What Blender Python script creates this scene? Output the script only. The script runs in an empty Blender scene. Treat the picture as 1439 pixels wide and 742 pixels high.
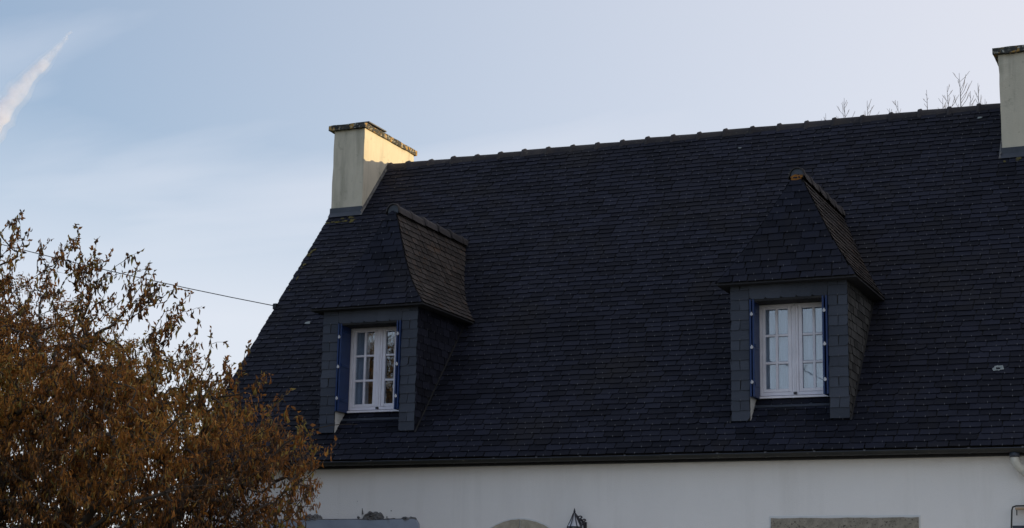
import bpy, math, random
import numpy as np
from mathutils import Vector, Matrix
random.seed(7)
R = math.radians
scn = bpy.context.scene
COL = scn.collection

# ------------------------------------------------------------------ camera
F_PX, YAW, PITCH, ROLL = 2377.0, -0.4224, 0.2083, 0.0211
CAM = Vector((3.8941, -19.3053, 1.6))
fw = Vector((math.sin(YAW)*math.cos(PITCH), math.cos(YAW)*math.cos(PITCH), math.sin(PITCH)))
r0 = Vector((math.cos(YAW), -math.sin(YAW), 0)); u0 = r0.cross(fw)
rt = r0*math.cos(ROLL) + u0*math.sin(ROLL); up = -r0*math.sin(ROLL) + u0*math.cos(ROLL)
cd = bpy.data.cameras.new('camera'); cam = bpy.data.objects.new('camera', cd); COL.objects.link(cam)
cd.sensor_width = 36; cd.lens = F_PX/1439*36; cd.clip_start = .1; cd.clip_end = 30000
cam.matrix_world = Matrix(((rt.x, up.x, -fw.x, CAM.x), (rt.y, up.y, -fw.y, CAM.y), (rt.z, up.z, -fw.z, CAM.z), (0, 0, 0, 1)))
scn.camera = cam
def px(P):
    d = Vector(P)-CAM; z = d.dot(fw)
    return 719.5+F_PX*d.dot(rt)/z, 371-F_PX*d.dot(up)/z

# ------------------------------------------------------------------ light, sky, exposure
SUN_EL, SUN_AZ = R(5.8), R(54)           # azimuth from +Y towards +X
scn.view_settings.view_transform = 'Standard'; scn.view_settings.look = 'None'
scn.view_settings.gamma = 1; scn.view_settings.use_curve_mapping = False
scn.view_settings.exposure = 1.5; scn.cycles.volume_bounces = 4
W_ = bpy.data.worlds.new('World'); scn.world = W_; W_.use_nodes = True
wt = W_.node_tree; wn = wt.nodes; wl = wt.links
bg = wn['Background']; bg.inputs[1].default_value = .1
sky = wn.new('ShaderNodeTexSky'); sky.sky_type = 'NISHITA'; sky.sun_disc = False
sky.sun_elevation = SUN_EL; sky.sun_rotation = SUN_AZ; sky.ozone_density = 3.0; sky.dust_density = .4; sky.air_density = 1.0
def wnode(t, **kw):
    n = wn.new(t)
    for k, v in kw.items(): setattr(n, k, v)
    return n
tc = wnode('ShaderNodeTexCoord')
def wmath(op, a, b=None, clamp=False):
    n = wnode('ShaderNodeMath', operation=op, use_clamp=clamp)
    for i, v in enumerate((a, b)):
        if v is None: continue
        if isinstance(v, (int, float)): n.inputs[i].default_value = v
        else: wl.new(v, n.inputs[i])
    return n.outputs[0]
sep = wnode('ShaderNodeSeparateXYZ'); wl.new(tc.outputs['Generated'], sep.inputs[0])
zz = wmath('MAXIMUM', sep.outputs[2], .03)
zc = wmath('ADD', zz, .12)
comb = wnode('ShaderNodeCombineXYZ')
wl.new(wmath('DIVIDE', sep.outputs[0], zc), comb.inputs[0]); wl.new(wmath('DIVIDE', sep.outputs[1], zc), comb.inputs[1])
mp = wnode('ShaderNodeMapping'); mp.inputs['Rotation'].default_value = (0, 0, R(60)); mp.inputs['Scale'].default_value = (.55, 1.5, 1); mp.inputs['Location'].default_value = (1.2, 8.8, 0)
wl.new(comb.outputs[0], mp.inputs[0])
n1 = wnode('ShaderNodeTexNoise'); n1.inputs['Scale'].default_value = .8; n1.inputs['Detail'].default_value = 7; n1.inputs['Roughness'].default_value = .46; n1.inputs['Distortion'].default_value = .6
wl.new(mp.outputs[0], n1.inputs['Vector'])
mr = wnode('ShaderNodeMapRange', interpolation_type='SMOOTHSTEP'); wl.new(n1.outputs[0], mr.inputs[0])
mr.inputs[1].default_value = .34; mr.inputs[2].default_value = .62; mr.inputs[3].default_value = .06; mr.inputs[4].default_value = .68
# thin high cloud: denser towards the sun's side of the sky
sd = wnode('ShaderNodeVectorMath', operation='DOT_PRODUCT'); wl.new(tc.outputs['Generated'], sd.inputs[0])
sd.inputs[1].default_value = (math.sin(SUN_AZ), math.cos(SUN_AZ), .1)
side = wnode('ShaderNodeMapRange'); wl.new(sd.outputs['Value'], side.inputs[0])
side.inputs[1].default_value = -.3; side.inputs[2].default_value = .6; side.inputs[3].default_value = .05; side.inputs[4].default_value = .92
veil = wnode('ShaderNodeMapRange'); wl.new(zz, veil.inputs[0])
veil.inputs[1].default_value = .33; veil.inputs[2].default_value = .17; veil.inputs[3].default_value = .10; veil.inputs[4].default_value = .80
fac = wmath('MAXIMUM', wmath('MAXIMUM', mr.outputs[0], side.outputs[0]), veil.outputs[0], True)
cc = wnode('ShaderNodeMix', data_type='RGBA'); wl.new(side.outputs[0], cc.inputs[0])
cc.inputs[6].default_value = (3.0, 3.15, 3.5, 1); cc.inputs[7].default_value = (3.15, 3.05, 3.2, 1)
mx = wnode('ShaderNodeMix', data_type='RGBA'); wl.new(fac, mx.inputs[0]); wl.new(sky.outputs[0], mx.inputs[6]); wl.new(cc.outputs[2], mx.inputs[7])
wl.new(mx.outputs[2], bg.inputs[0])
sl_ = bpy.data.lights.new('sun', 'SUN'); sl_.energy = 2.0; sl_.angle = R(.5); sl_.color = (1, .76, .40)
so = bpy.data.objects.new('sun', sl_); COL.objects.link(so)
sdir = Vector((math.sin(SUN_AZ)*math.cos(SUN_EL), math.cos(SUN_AZ)*math.cos(SUN_EL), math.sin(SUN_EL)))
so.rotation_euler = sdir.to_track_quat('Z', 'Y').to_euler(); so.location = (20, 20, 20)

# ------------------------------------------------------------------ helpers
class MB:
    def __init__(s): s.v = []; s.f = []; s.m = []; s.t = []
    def add(s, vs, fs, mat=0, tint=None):
        b = len(s.v); s.v += [tuple(p) for p in vs]
        for k, f in enumerate(fs): s.f.append(tuple(i+b for i in f)); s.m.append(mat if isinstance(mat, int) else (mat[0] if k == 0 else mat[1]))
        s.t += [random.random() if tint is None else tint]*len(vs)
    def box(s, x0, x1, y0, y1, z0, z1, mat=0, tint=None):
        s.add([(x0,y0,z0),(x1,y0,z0),(x1,y1,z0),(x0,y1,z0),(x0,y0,z1),(x1,y0,z1),(x1,y1,z1),(x0,y1,z1)],
              [(3,2,1,0),(4,5,6,7),(0,1,5,4),(1,2,6,5),(2,3,7,6),(3,0,4,7)], mat, tint)
    def cham(s, x0, x1, y0, y1, z0, z1, c=.008, mat=0):   # box with chamfered edges
        X, Y, Z = (x0, x1), (y0, y1), (z0, z1); vs = []; idx = {}
        for i in (0, 1):
            for j in (0, 1):
                for k in (0, 1):
                    sx, sy, sz = (1-2*i)*c, (1-2*j)*c, (1-2*k)*c
                    for a, p in enumerate(((X[i], Y[j]+sy, Z[k]+sz), (X[i]+sx, Y[j], Z[k]+sz), (X[i]+sx, Y[j]+sy, Z[k]))):
                        idx[i, j, k, a] = len(vs); vs.append(p)
        fs = []
        for i in (0, 1): fs.append([idx[i,0,0,0], idx[i,1,0,0], idx[i,1,1,0], idx[i,0,1,0]][::1 if i else -1])
        for j in (0, 1): fs.append([idx[0,j,0,1], idx[1,j,0,1], idx[1,j,1,1], idx[0,j,1,1]][::-1 if j else 1])
        for k in (0, 1): fs.append([idx[0,0,k,2], idx[1,0,k,2], idx[1,1,k,2], idx[0,1,k,2]][::1 if k else -1])
        for i in (0, 1):
            for j in (0, 1): fs.append([idx[i,j,0,0], idx[i,j,0,1], idx[i,j,1,1], idx[i,j,1,0]])
            for k in (0, 1): fs.append([idx[i,0,k,0], idx[i,1,k,0], idx[i,1,k,2], idx[i,0,k,2]])
        for j in (0, 1):
            for k in (0, 1): fs.append([idx[0,j,k,1], idx[1,j,k,1], idx[1,j,k,2], idx[0,j,k,2]])
        for q in [(i, j, k) for i in (0, 1) for j in (0, 1) for k in (0, 1)]: fs.append([idx[q+(0,)], idx[q+(1,)], idx[q+(2,)]])
        s.add(vs, fs, mat)
    def tube(s, pts, rad, n=8, mat=0, cap=True):
        pts = [Vector(p) for p in pts]; m = len(pts)
        if not hasattr(rad, '__len__'): rad = [rad]*m
        vs = []; a = None
        for i, p in enumerate(pts):
            d = (pts[min(i+1, m-1)]-pts[max(i-1, 0)]).normalized()
            if a is None: a = d.orthogonal().normalized()
            else: a = (a-d*a.dot(d)).normalized()
            b = d.cross(a)
            for k in range(n):
                t = 2*math.pi*k/n; vs.append(p+(a*math.cos(t)+b*math.sin(t))*rad[i])
        fs = [(i*n+k, i*n+(k+1) % n, (i+1)*n+(k+1) % n, (i+1)*n+k) for i in range(m-1) for k in range(n)]
        if cap: fs += [tuple(range(n))[::-1], tuple((m-1)*n+k for k in range(n))]
        s.add(vs, fs, mat)
    def prism(s, poly, y0, y1, mat=0):      # poly = (x, z) counter-clockwise, extruded along Y
        n = len(poly); vs = [(x, y0, z) for x, z in poly]+[(x, y1, z) for x, z in poly]
        fs = [tuple(range(n)), tuple(range(n, 2*n))[::-1]]+[((k+1) % n, k, k+n, (k+1) % n+n) for k in range(n)]
        s.add(vs, fs, mat)
    def build(s, name, mats, parent=None, smooth=False):
        me = bpy.data.meshes.new(name); me.from_pydata(s.v, [], s.f)
        if not isinstance(mats, (list, tuple)): mats = [mats]
        for m in mats: me.materials.append(m)
        me.polygons.foreach_set('material_index', s.m)
        if smooth: me.polygons.foreach_set('use_smooth', [True]*len(s.f))
        at = me.attributes.new('tint', 'FLOAT', 'POINT'); at.data.foreach_set('value', s.t)
        me.update(); return link(name, me, parent)
def link(name, me, parent=None):
    o = bpy.data.objects.new(name, me); COL.objects.link(o)
    if parent is not None: o.parent = parent
    return o
def empty(name, loc=(0, 0, 0), parent=None):
    o = bpy.data.objects.new(name, None); COL.objects.link(o); o.location = loc; o.empty_display_size = .3
    if parent is not None: o.parent = parent
    return o
def tag(o, label=None, cat=None, group=None, kind=None):
    if label: o['label'] = label
    if cat: o['category'] = cat
    if group: o['group'] = group
    if kind: o['kind'] = kind
    return o

# ------------------------------------------------------------------ materials
def mat(name, col, rough=.7, spec=.3, metal=0, var=None, nscale=6, namt=.5, bump=0, bscale=60, tint=0, stops=None, stretch=None, cover=None, trans=0):
    """col base, var second colour mixed by noise, tint = per-piece variation, stops = ramp over the per-piece value,
    cover = (colour, scale, low, high) speckled growth"""
    m = bpy.data.materials.new(name); m.use_nodes = True; nt = m.node_tree; N = nt.nodes; L = nt.links
    p = N['Principled BSDF']; p.inputs['Roughness'].default_value = rough; p.inputs['Metallic'].default_value = metal
    p.inputs['Specular IOR Level'].default_value = spec
    geo = N.new('ShaderNodeNewGeometry'); vec = geo.outputs['Position']
    if stretch:
        mm = N.new('ShaderNodeMapping'); mm.inputs['Scale'].default_value = stretch; L.new(vec, mm.inputs[0]); vs = mm.outputs[0]
    else: vs = vec
    def noise(sc, v, det=5, ro=.6):
        n = N.new('ShaderNodeTexNoise'); n.inputs['Scale'].default_value = sc; n.inputs['Detail'].default_value = det; n.inputs['Roughness'].default_value = ro
        L.new(v, n.inputs['Vector']); return n.outputs[0]
    def rng(v, a, b, c=0., d=1.):
        n = N.new('ShaderNodeMapRange'); L.new(v, n.inputs[0])
        for i, q in enumerate((a, b, c, d)): n.inputs[i+1].default_value = q
        return n.outputs[0]
    def mix(f, a, b, bt='MIX'):
        n = N.new('ShaderNodeMix'); n.data_type = 'RGBA'; n.blend_type = bt
        for i, q in ((0, f), (6, a), (7, b)):
            if isinstance(q, (int, float)): n.inputs[i].default_value = q
            elif isinstance(q, tuple): n.inputs[i].default_value = q+(1,)
            else: L.new(q, n.inputs[i])
        return n.outputs[2]
    c = tuple(col)
    at = None
    if tint or stops:
        at = N.new('ShaderNodeAttribute'); at.attribute_name = 'tint'
    if stops:
        cr = N.new('ShaderNodeValToRGB'); L.new(at.outputs['Fac'], cr.inputs[0]); e = cr.color_ramp.elements
        for k, (ps, cl) in enumerate(stops):
            q = e[k] if k < 2 else e.new(ps)
            q.position = ps; q.color = tuple(cl)+(1,)
        c = cr.outputs[0]
    if var: c = mix(rng(noise(nscale, vs), .5-.5*namt*.6, .5+.5*namt*.6), c, tuple(var))
    if tint:
        g = rng(at.outputs['Fac'], 0, 1, 1-tint, 1+tint); cb = N.new('ShaderNodeCombineColor')
        for i in range(3): L.new(g, cb.inputs[i])
        c = mix(1., c, cb.outputs[0], 'MULTIPLY')
    for cv in (cover or []):
        cvec = vec
        if len(cv) > 4:
            mm = N.new('ShaderNodeMapping'); mm.inputs['Scale'].default_value = cv[4]; L.new(vec, mm.inputs[0]); cvec = mm.outputs[0]
        c = mix(rng(noise(cv[1], cvec, 6, .65), cv[2], cv[3]), c, tuple(cv[0]))
    if isinstance(c, tuple): p.inputs['Base Color'].default_value = c+(1,)
    else: L.new(c, p.inputs['Base Color'])
    if bump:
        b = N.new('ShaderNodeBump'); b.inputs['Strength'].default_value = 1; b.inputs['Distance'].default_value = bump
        L.new(noise(bscale, vec, 6, .65), b.inputs['Height']); L.new(b.outputs[0], p.inputs['Normal'])
    if trans:
        t = N.new('ShaderNodeBsdfTranslucent'); ms = N.new('ShaderNodeMixShader'); ms.inputs[0].default_value = trans
        if isinstance(c, tuple): t.inputs[0].default_value = c+(1,)
        else: L.new(c, t.inputs[0])
        L.new(p.outputs[0], ms.inputs[1]); L.new(t.outputs[0], ms.inputs[2]); L.new(ms.outputs[0], N['Material Output'].inputs[0])
    return m
SL = dict(rough=.68, spec=.09, nscale=1.1, namt=.8, tint=.38, bump=.004, bscale=45)
M = {}
M['slate'] = mat('blue_slate', (.0096, .0108, .0182), var=(.0150, .0162, .0262), cover=[((.0175, .0165, .019), .8, .52, .72), ((.035, .035, .036), 38, .68, .8)], **SL)
M['slate_front'] = mat('dormer_slate', (.046, .053, .070), var=(.064, .070, .088), cover=[((.08, .085, .085), 30, .66, .76)], **{**SL, 'tint': .2})
M['slate_lichen'] = mat('lichened_slate', (.031, .028, .028), var=(.048, .039, .034), cover=[((.12, .064, .032), 9, .56, .78), ((.10, .095, .08), 40, .62, .74)], **SL)
M['slate_edge'] = mat('slate_joint_shade', (.005, .005, .006), rough=.9, spec=.05)  # near-black edge faces: shade of the joints and course lines painted in
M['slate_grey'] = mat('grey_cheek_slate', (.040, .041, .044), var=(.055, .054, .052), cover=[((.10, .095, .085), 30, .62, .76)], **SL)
M['hook'] = mat('steel_hook', (.10, .10, .11), rough=.5, metal=.3)
M['ridge'] = mat('ridge_clay', (.026, .023, .027), var=(.045, .038, .036), nscale=5, rough=.8, tint=.25, bump=.004, bscale=30, cover=[((.16, .15, .12), 22, .62, .72)])
M['deck'] = mat('dark_underlay', (.018, .018, .02), rough=.9, var=(.03, .028, .027))
M['wall'] = mat('white_render', (.86, .81, .77), var=(.80, .755, .72), nscale=.9, namt=.9, rough=.95, spec=.1, bump=.007, bscale=70, stretch=(1, 1, .45), cover=[((.74, .695, .655), 2.2, .52, .80, (1, 1, .10)), ((.60, .57, .52), 34, .66, .80)])
M['chimney'] = mat('cream_render', (.64, .575, .46), var=(.50, .455, .36), nscale=2.4, namt=.8, rough=.95, spec=.1, bump=.004, bscale=60, stretch=(1, 1, .25), cover=[((.36, .33, .26), 4, .54, .74, (1, 1, .13)), ((.30, .28, .22), 6, .60, .80), ((.24, .20, .12), 22, .66, .76)])
M['cap'] = mat('mossy_cap', (.065, .065, .058), var=(.035, .035, .035), nscale=9, rough=.95, bump=.012, bscale=25, cover=[((.38, .23, .07), 11, .53, .59), ((.40, .39, .34), 26, .57, .62)])
M['lead'] = mat('zinc_flashing', (.030, .036, .050), var=(.048, .055, .072), nscale=4, rough=.5, spec=.4, bump=.002, bscale=20)
M['zinc'] = mat('gutter_zinc', (.015, .015, .013), var=(.028, .025, .02), nscale=3, rough=.55, spec=.4, cover=[((.10, .095, .07), 12, .6, .75)])
M['white'] = mat('white_paint', (.80, .77, .83), var=(.70, .67, .72), nscale=5, rough=.5, spec=.35, bump=.0006, bscale=90)
M['reveal'] = mat('reveal_render', (.60, .59, .57), var=(.45, .44, .42), nscale=6, rough=.9)
M['blue'] = mat('blue_paint', (.003, .018, .080), var=(.004, .023, .10), nscale=7, rough=.45, spec=.35)
M['hinge'] = mat('galvanised_hinge', (.50, .50, .53), rough=.5, metal=.0)
M['iron'] = mat('black_iron', (.012, .012, .02), rough=.5, spec=.5)
M['granite'] = mat('brown_granite', (.34, .295, .235), var=(.23, .20, .155), nscale=14, rough=.95, bump=.008, bscale=50, cover=[((.07, .055, .045), 45, .56, .66), ((.26, .24, .2), 60, .6, .7)])
M['beige'] = mat('beige_arch_stone', (.46, .40, .31), var=(.34, .295, .23), nscale=12, rough=.95, bump=.005, bscale=50, cover=[((.16, .14, .11), 45, .62, .72)])
M['joint'] = mat('pale_mortar', (.68, .67, .66), rough=.95, bump=.002)
M['concrete'] = mat('bluish_concrete', (.34, .37, .44), var=(.27, .30, .36), nscale=3, rough=.9, bump=.003, bscale=40, cover=[((.18, .18, .2), 8, .66, .85)])
M['mortar'] = mat('rough_mortar', (.20, .19, .18), var=(.09, .085, .085), nscale=16, rough=1, bump=.015, bscale=40, cover=[((.35, .34, .33), 20, .6, .7)])
M['pvc'] = mat('cream_pipe', (.62, .59, .52), var=(.5, .47, .4), nscale=4, rough=.45, spec=.4)
M['wood'] = mat('pale_wood', (.45, .32, .21), var=(.35, .24, .15), nscale=8, rough=.7)
M['dark'] = mat('dark_interior', (.03, .03, .035), rough=.9)
M['curtain'] = mat('net_curtain', (.55, .57, .62), var=(.4, .42, .46), nscale=8, rough=.9, stretch=(6, 1, .3))
M['bark'] = mat('twig_bark', (.045, .032, .024), var=(.08, .06, .045), nscale=8, rough=.9, bump=.004, bscale=40)
M['grey_bark'] = mat('grey_bark', (.10, .085, .08), var=(.16, .13, .12), nscale=8, rough=.9)
M['cable'] = mat('black_cable', (.015, .015, .018), rough=.6)
M['pole'] = mat('pole_wood', (.12, .10, .08), var=(.17, .15, .12), nscale=4, rough=.9, stretch=(1, 1, .1))
M['orange'] = mat('orange_lichen', (.30, .12, .02), var=(.16, .07, .02), nscale=20, rough=1, bump=.01, bscale=60)
M['olive'] = mat('yellow_lichen', (.13, .105, .025), var=(.05, .045, .03), nscale=18, rough=1, bump=.01, bscale=60)
M['pale'] = mat('pale_lichen', (.30, .32, .31), var=(.18, .2, .2), nscale=30, rough=1, bump=.006, bscale=80)
M['grass'] = mat('grass_ground', (.045, .07, .02), var=(.08, .085, .035), nscale=.7, rough=1, bump=.05, bscale=8)
M['gravel'] = mat('pale_bounce_gravel', (.42, .40, .36), var=(.5, .48, .43), nscale=6, rough=1, bump=.01, bscale=60)
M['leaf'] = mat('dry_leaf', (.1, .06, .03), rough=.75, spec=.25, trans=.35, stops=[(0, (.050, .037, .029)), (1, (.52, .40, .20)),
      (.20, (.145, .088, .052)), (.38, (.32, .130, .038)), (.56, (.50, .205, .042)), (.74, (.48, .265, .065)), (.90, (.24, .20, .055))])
def glass(name, refl, tintc):
    m = bpy.data.materials.new(name); m.use_nodes = True; N = m.node_tree.nodes; L = m.node_tree.links
    N.remove(N['Principled BSDF']); g = N.new('ShaderNodeBsdfGlossy'); g.inputs['Roughness'].default_value = .015; g.inputs[0].default_value = (.9, .95, 1, 1)
    t = N.new('ShaderNodeBsdfTransparent'); t.inputs[0].default_value = tintc+(1,); ms = N.new('ShaderNodeMixShader'); ms.inputs[0].default_value = refl
    n = N.new('ShaderNodeTexNoise'); n.inputs['Scale'].default_value = 3.5; b = N.new('ShaderNodeBump'); b.inputs['Distance'].default_value = .0012
    geo = N.new('ShaderNodeNewGeometry'); L.new(geo.outputs['Position'], n.inputs['Vector']); L.new(n.outputs[0], b.inputs['Height']); L.new(b.outputs[0], g.inputs['Normal'])
    L.new(t.outputs[0], ms.inputs[1]); L.new(g.outputs[0], ms.inputs[2]); L.new(ms.outputs[0], N['Material Output'].inputs[0]); return m
M['glass'] = glass('window_glass', .14, (.8, .85, .9))

# ------------------------------------------------------------------ ground
g = MB(); g.add([(-4000, -4000, 0), (4000, -4000, 0), (4000, 4000, 0), (-4000, 4000, 0)], [(0, 1, 2, 3)])
tag(g.build('grass', M['grass']), kind='structure')
g = MB(); g.box(-5.5, 9, -9, -.02, -.05, .012)  # unseen gravel, made wide and pale to bounce light onto the wall
tag(g.build('bounce_gravel', M['gravel']), kind='structure')

# ------------------------------------------------------------------ house dimensions
XG, XE = -9.491, 5.2                    # gable ends
ZE, YR, ZR, GY = 3.5726, 4.2449, 8.8655, .25
SLP = (ZR-ZE)/(YR+GY); TH = math.atan(SLP)
zroof = lambda y: ZE+(y+GY)*SLP
yroof = lambda z: (z-ZE)/SLP-GY
WD, YD, SD = .70, .0675, .2251          # dormer half width, front plane, strip width
ZB, ZT, ZEV, OH = 3.985, 5.445, 5.633, .15
YF, ZDR = .52, 7.105
YW = .367
CH1, CH2 = 3.388, 5.10
house = tag(empty('house', ((XG+XE)/2, YR, 0)), 'white rendered house with a steep dark slate roof, two slate dormers and cream chimneys', 'house')
HM = Matrix.Translation(house.location)
def under(o):                           # keep world coordinates below the house Empty
    o.matrix_parent_inverse = HM.inverted(); return o
def H(mb, name, m, smooth=False): return under(mb.build(name, m, house, smooth))

# walls
w = MB()
w.add([(XG+.04, 0, 0), (XE, 0, 0), (XE, 0, 3.6), (XG+.04, 0, 3.6)], [(0, 1, 2, 3)])
yb = 2*YR
for x, o_ in ((XG+.04, -1), (XE, 1)):
    f = (0, 1, 2, 3, 4) if o_ > 0 else (4, 3, 2, 1, 0)
    w.add([(x, 0, 0), (x, yb, 0), (x, yb, zroof(0)-.1), (x, YR, ZR-.16), (x, 0, zroof(0)-.1)], [f])
w.add([(XG+.04, yb, 0), (XE, yb, 0), (XE, yb, 3.6), (XG+.04, yb, 3.6)], [(3, 2, 1, 0)])
H(w, 'wall', M['wall'])

# ------------------------------------------------------------------ roof
rf = MB()
def nrm(off): return (0, -math.sin(TH)*off, math.cos(TH)*off)
def rp(x, y, off=0): return (x, y-math.sin(TH)*off, zroof(y)+math.cos(TH)*off)
# deck: split round the dormer openings so that nothing shows through them
def slab(x0, x1, y0, y1, o1=-.004, o0=-.03):
    rf.add([rp(x0, y0, o0), rp(x1, y0, o0), rp(x1, y1, o0), rp(x0, y1, o0), rp(x0, y0, o1), rp(x1, y0, o1), rp(x1, y1, o1), rp(x0, y1, o1)],
           [(3,2,1,0),(4,5,6,7),(0,1,5,4),(1,2,6,5),(2,3,7,6),(3,0,4,7)])
XL, XR = -6.8522, -1.2011
cuts = [XG+.01, XL-.6, XL+.6, XR-.6, XR+.6, XE]
for i in range(5):
    if i in (1, 3): slab(cuts[i], cuts[i+1], -.19, .33); slab(cuts[i], cuts[i+1], 2.3, YR)
    else: slab(cuts[i], cuts[i+1], -.19, YR)
yb0 = 2*YR
rf.add([(XG, YR, ZR-.02), (XE, YR, ZR-.02), (XE, yb0+.3, zroof(-.3)), (XG, yb0+.3, zroof(-.3))], [(0, 1, 2, 3)])
roof = H(rf, 'roof', M['deck'])
def RS(mb, name, m, smooth=False):
    o = mb.build(name, m, roof, smooth); return o

E_, PW, TK = .0985, .235, .010
def slate_pts(w, e, L, rnd):
    """outline of one slate in its own plane: x across, y up the slope; returns (verts, faces)"""
    c1, c2 = (rnd.uniform(.010, .03) if rnd.random() < .08 else rnd.uniform(.001, .007) for _ in (0, 1))
    j = lambda a: rnd.uniform(-a, a)
    sk = rnd.uniform(-.012, .012)
    out = [(-w/2+j(.003), c1*1.2), (-w/2+c1, j(.003)), (j(.04), j(.0035)), (w/2-c2, j(.003)), (w/2+j(.003), c2*1.2), (w/2+sk, L), (-w/2+sk, L)]
    return out
def slate_mesh(out, L, place, lift0=.017, lift1=.003, hook=False):
    """place(x, y, lift) -> world point"""
    lf = lambda y: lift0+(lift1-lift0)*max(0, y)/L
    vs = [place(x, y, lf(y)) for x, y in out]+[place(x, y, lf(y)-TK) for x, y in out[:5]]
    n = len(out)
    fs = [tuple(range(n))]+[(i+1, i, n+i, n+i+1) for i in range(4)]+[(0, n-1, n), (5, 4, n+4)]
    return vs, fs
def hookbox(place, x, lift=.017):
    a, b = x-.0035, x+.0035
    return ([place(a, -.004, lift+.004), place(b, -.004, lift+.004), place(b, .016, lift+.003), place(a, .016, lift+.003),
             place(a, -.004, lift-.008), place(b, -.004, lift-.008)], [(0, 1, 2, 3), (4, 5, 1, 0)])
FLK = {XL: .13, XR: .05}
def sfl(h, k): h = min(max(h, 0), 1); return h+k*6.75*h*(1-h)**2
def in_hole(x, y):
    z = zroof(y)
    for xd in (XL, XR):
        if abs(x-xd) < WD+.02:
            if z < ZEV and y > YW-.02 and abs(x-xd) < WD-.10: return True
        if z >= ZEV-.05 and z < ZDR-.1:
            hw = (WD+OH)*(1-sfl((z-ZEV)/(ZDR-ZEV), FLK[xd]))
            if abs(x-xd) < hw-.2: return True
    for a, b in ((XG, XG+.567), (.885, 1.70)):
        if a+.05 < x < b-.05 and y > CH1+.12: return True
    return False
rnd = random.Random(3)
def rplace(cx, cy_):
    def f(x, y, l):
        yy = cy_+y*math.cos(TH); return (cx+x, yy-math.sin(TH)*l, zroof(yy)+math.cos(TH)*l)
    return f
cand = []
nrows = int((YR+.238-.07)/(E_*math.cos(TH)))
for r_ in range(nrows):
    y = -.238+r_*E_*math.cos(TH)
    off = (.5 if r_ % 2 else 0)*PW+rnd.uniform(-.012, .012)
    x = XG+off-PW
    while x < XE:
        ww = PW*(1+rnd.uniform(-.08, .08)); a, b = max(x, XG-.01), min(x+ww, XE)
        x += ww
        if b-a < .05: continue
        cx = (a+b)/2
        if in_hole(cx, y+.04): continue
        sx, sy = px(rp(cx, y)); dd = (Vector(rp(cx, y))-CAM).length
        vis = -15 < sx < 1454 and -10 < sy < 742
        cand.append((cx, y, b-a-.011, (b-a)/dd if vis else 0))
order = sorted(range(len(cand)), key=lambda i: -cand[i][3]); solo = set(order[:300])
# shared slate variants for the single ones
variants = []
for k in range(14):
    mb = MB(); rv = random.Random(100+k); out = slate_pts(PW-.011, E_, E_+.045, rv)
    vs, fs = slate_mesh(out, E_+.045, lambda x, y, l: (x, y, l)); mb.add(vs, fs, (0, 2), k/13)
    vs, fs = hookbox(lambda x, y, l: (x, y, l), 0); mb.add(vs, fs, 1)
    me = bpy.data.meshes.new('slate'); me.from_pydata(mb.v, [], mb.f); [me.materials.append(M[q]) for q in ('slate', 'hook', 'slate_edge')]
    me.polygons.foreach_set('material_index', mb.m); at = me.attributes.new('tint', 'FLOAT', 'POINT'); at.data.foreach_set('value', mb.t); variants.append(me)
Brot = Matrix(((1, 0, 0), (0, math.cos(TH), -math.sin(TH)), (0, math.sin(TH), math.cos(TH)))).to_4x4()
rest = MB()
for i, (cx, y, ww, _) in enumerate(cand):
    jl = rnd.uniform(-.0015, .0025); jy = rnd.uniform(-.003, .003)+.002*math.sin(cx*1.7+y*2.1); rz = rnd.uniform(-.008, .008)+(rnd.uniform(-.05, .05) if rnd.random() < .02 else 0)
    if i in solo:
        o = bpy.data.objects.new('slate', variants[rnd.randrange(14)]); COL.objects.link(o); o.parent = roof
        o.matrix_local = Matrix.Translation(rp(cx, y+jy, jl)) @ Brot @ Matrix.Rotation(rz, 4, 'Z') @ Matrix.Diagonal((ww/(PW-.011), 1, 1, 1))
        continue
    rv = rnd; out = slate_pts(ww, E_, E_+.045, rv); pl = rplace(cx, y+jy)
    ca, sa = math.cos(rz), math.sin(rz); out = [(a*ca-b*sa, a*sa+b*ca) for a, b in out]
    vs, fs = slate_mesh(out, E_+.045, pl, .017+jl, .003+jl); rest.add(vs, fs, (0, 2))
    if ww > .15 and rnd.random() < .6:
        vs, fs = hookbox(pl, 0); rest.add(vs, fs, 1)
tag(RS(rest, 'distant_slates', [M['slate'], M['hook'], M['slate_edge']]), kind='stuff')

# ridge tiles
def ridge_tile(parent, name, P, axis, length, rad, fill=False, rz=0, col=1.):
    """half-round tile with a raised collar on its lapping end; axis unit vector along the ridge, P = start centre"""
    ax = Vector(axis); sd_ = ax.cross(Vector((0, 0, 1))).normalized(); mb = MB(); n = 10
    prof = [(0, rad+.018*col), (.045, rad+.026*col), (.062, rad+.004), (length*.55, rad), (length+.02, rad-.006)]
    vs = []
    for t, r_ in prof:
        for k in range(n+1):
            a = math.pi*k/n; dz = -.045 if k in (0, n) else math.sin(a)*r_
            vs.append(Vector(P)+ax*t+sd_*math.cos(a)*r_*(1.12 if k in (0, n) else 1)+Vector((0, 0, dz)))
    fs = [(i*(n+1)+k+1, i*(n+1)+k, (i+1)*(n+1)+k, (i+1)*(n+1)+k+1) for i in range(len(prof)-1) for k in range(n)]
    b = len(vs)
    for k in range(n+1):
        a = math.pi*k/n; vs.append(Vector(P)+sd_*math.cos(a)*(rad-.006)+Vector((0, 0, 1))*(math.sin(a)*(rad-.006)))
    fs += [(k, k+1, b+k+1, b+k) for k in range(n)]
    mb.add(vs, fs, 0); return mb.build(name, M['ridge'], parent, True)
k = 0; x = XG+.567+.02
x0 = -6.542-.41*6
x = x0
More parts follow.
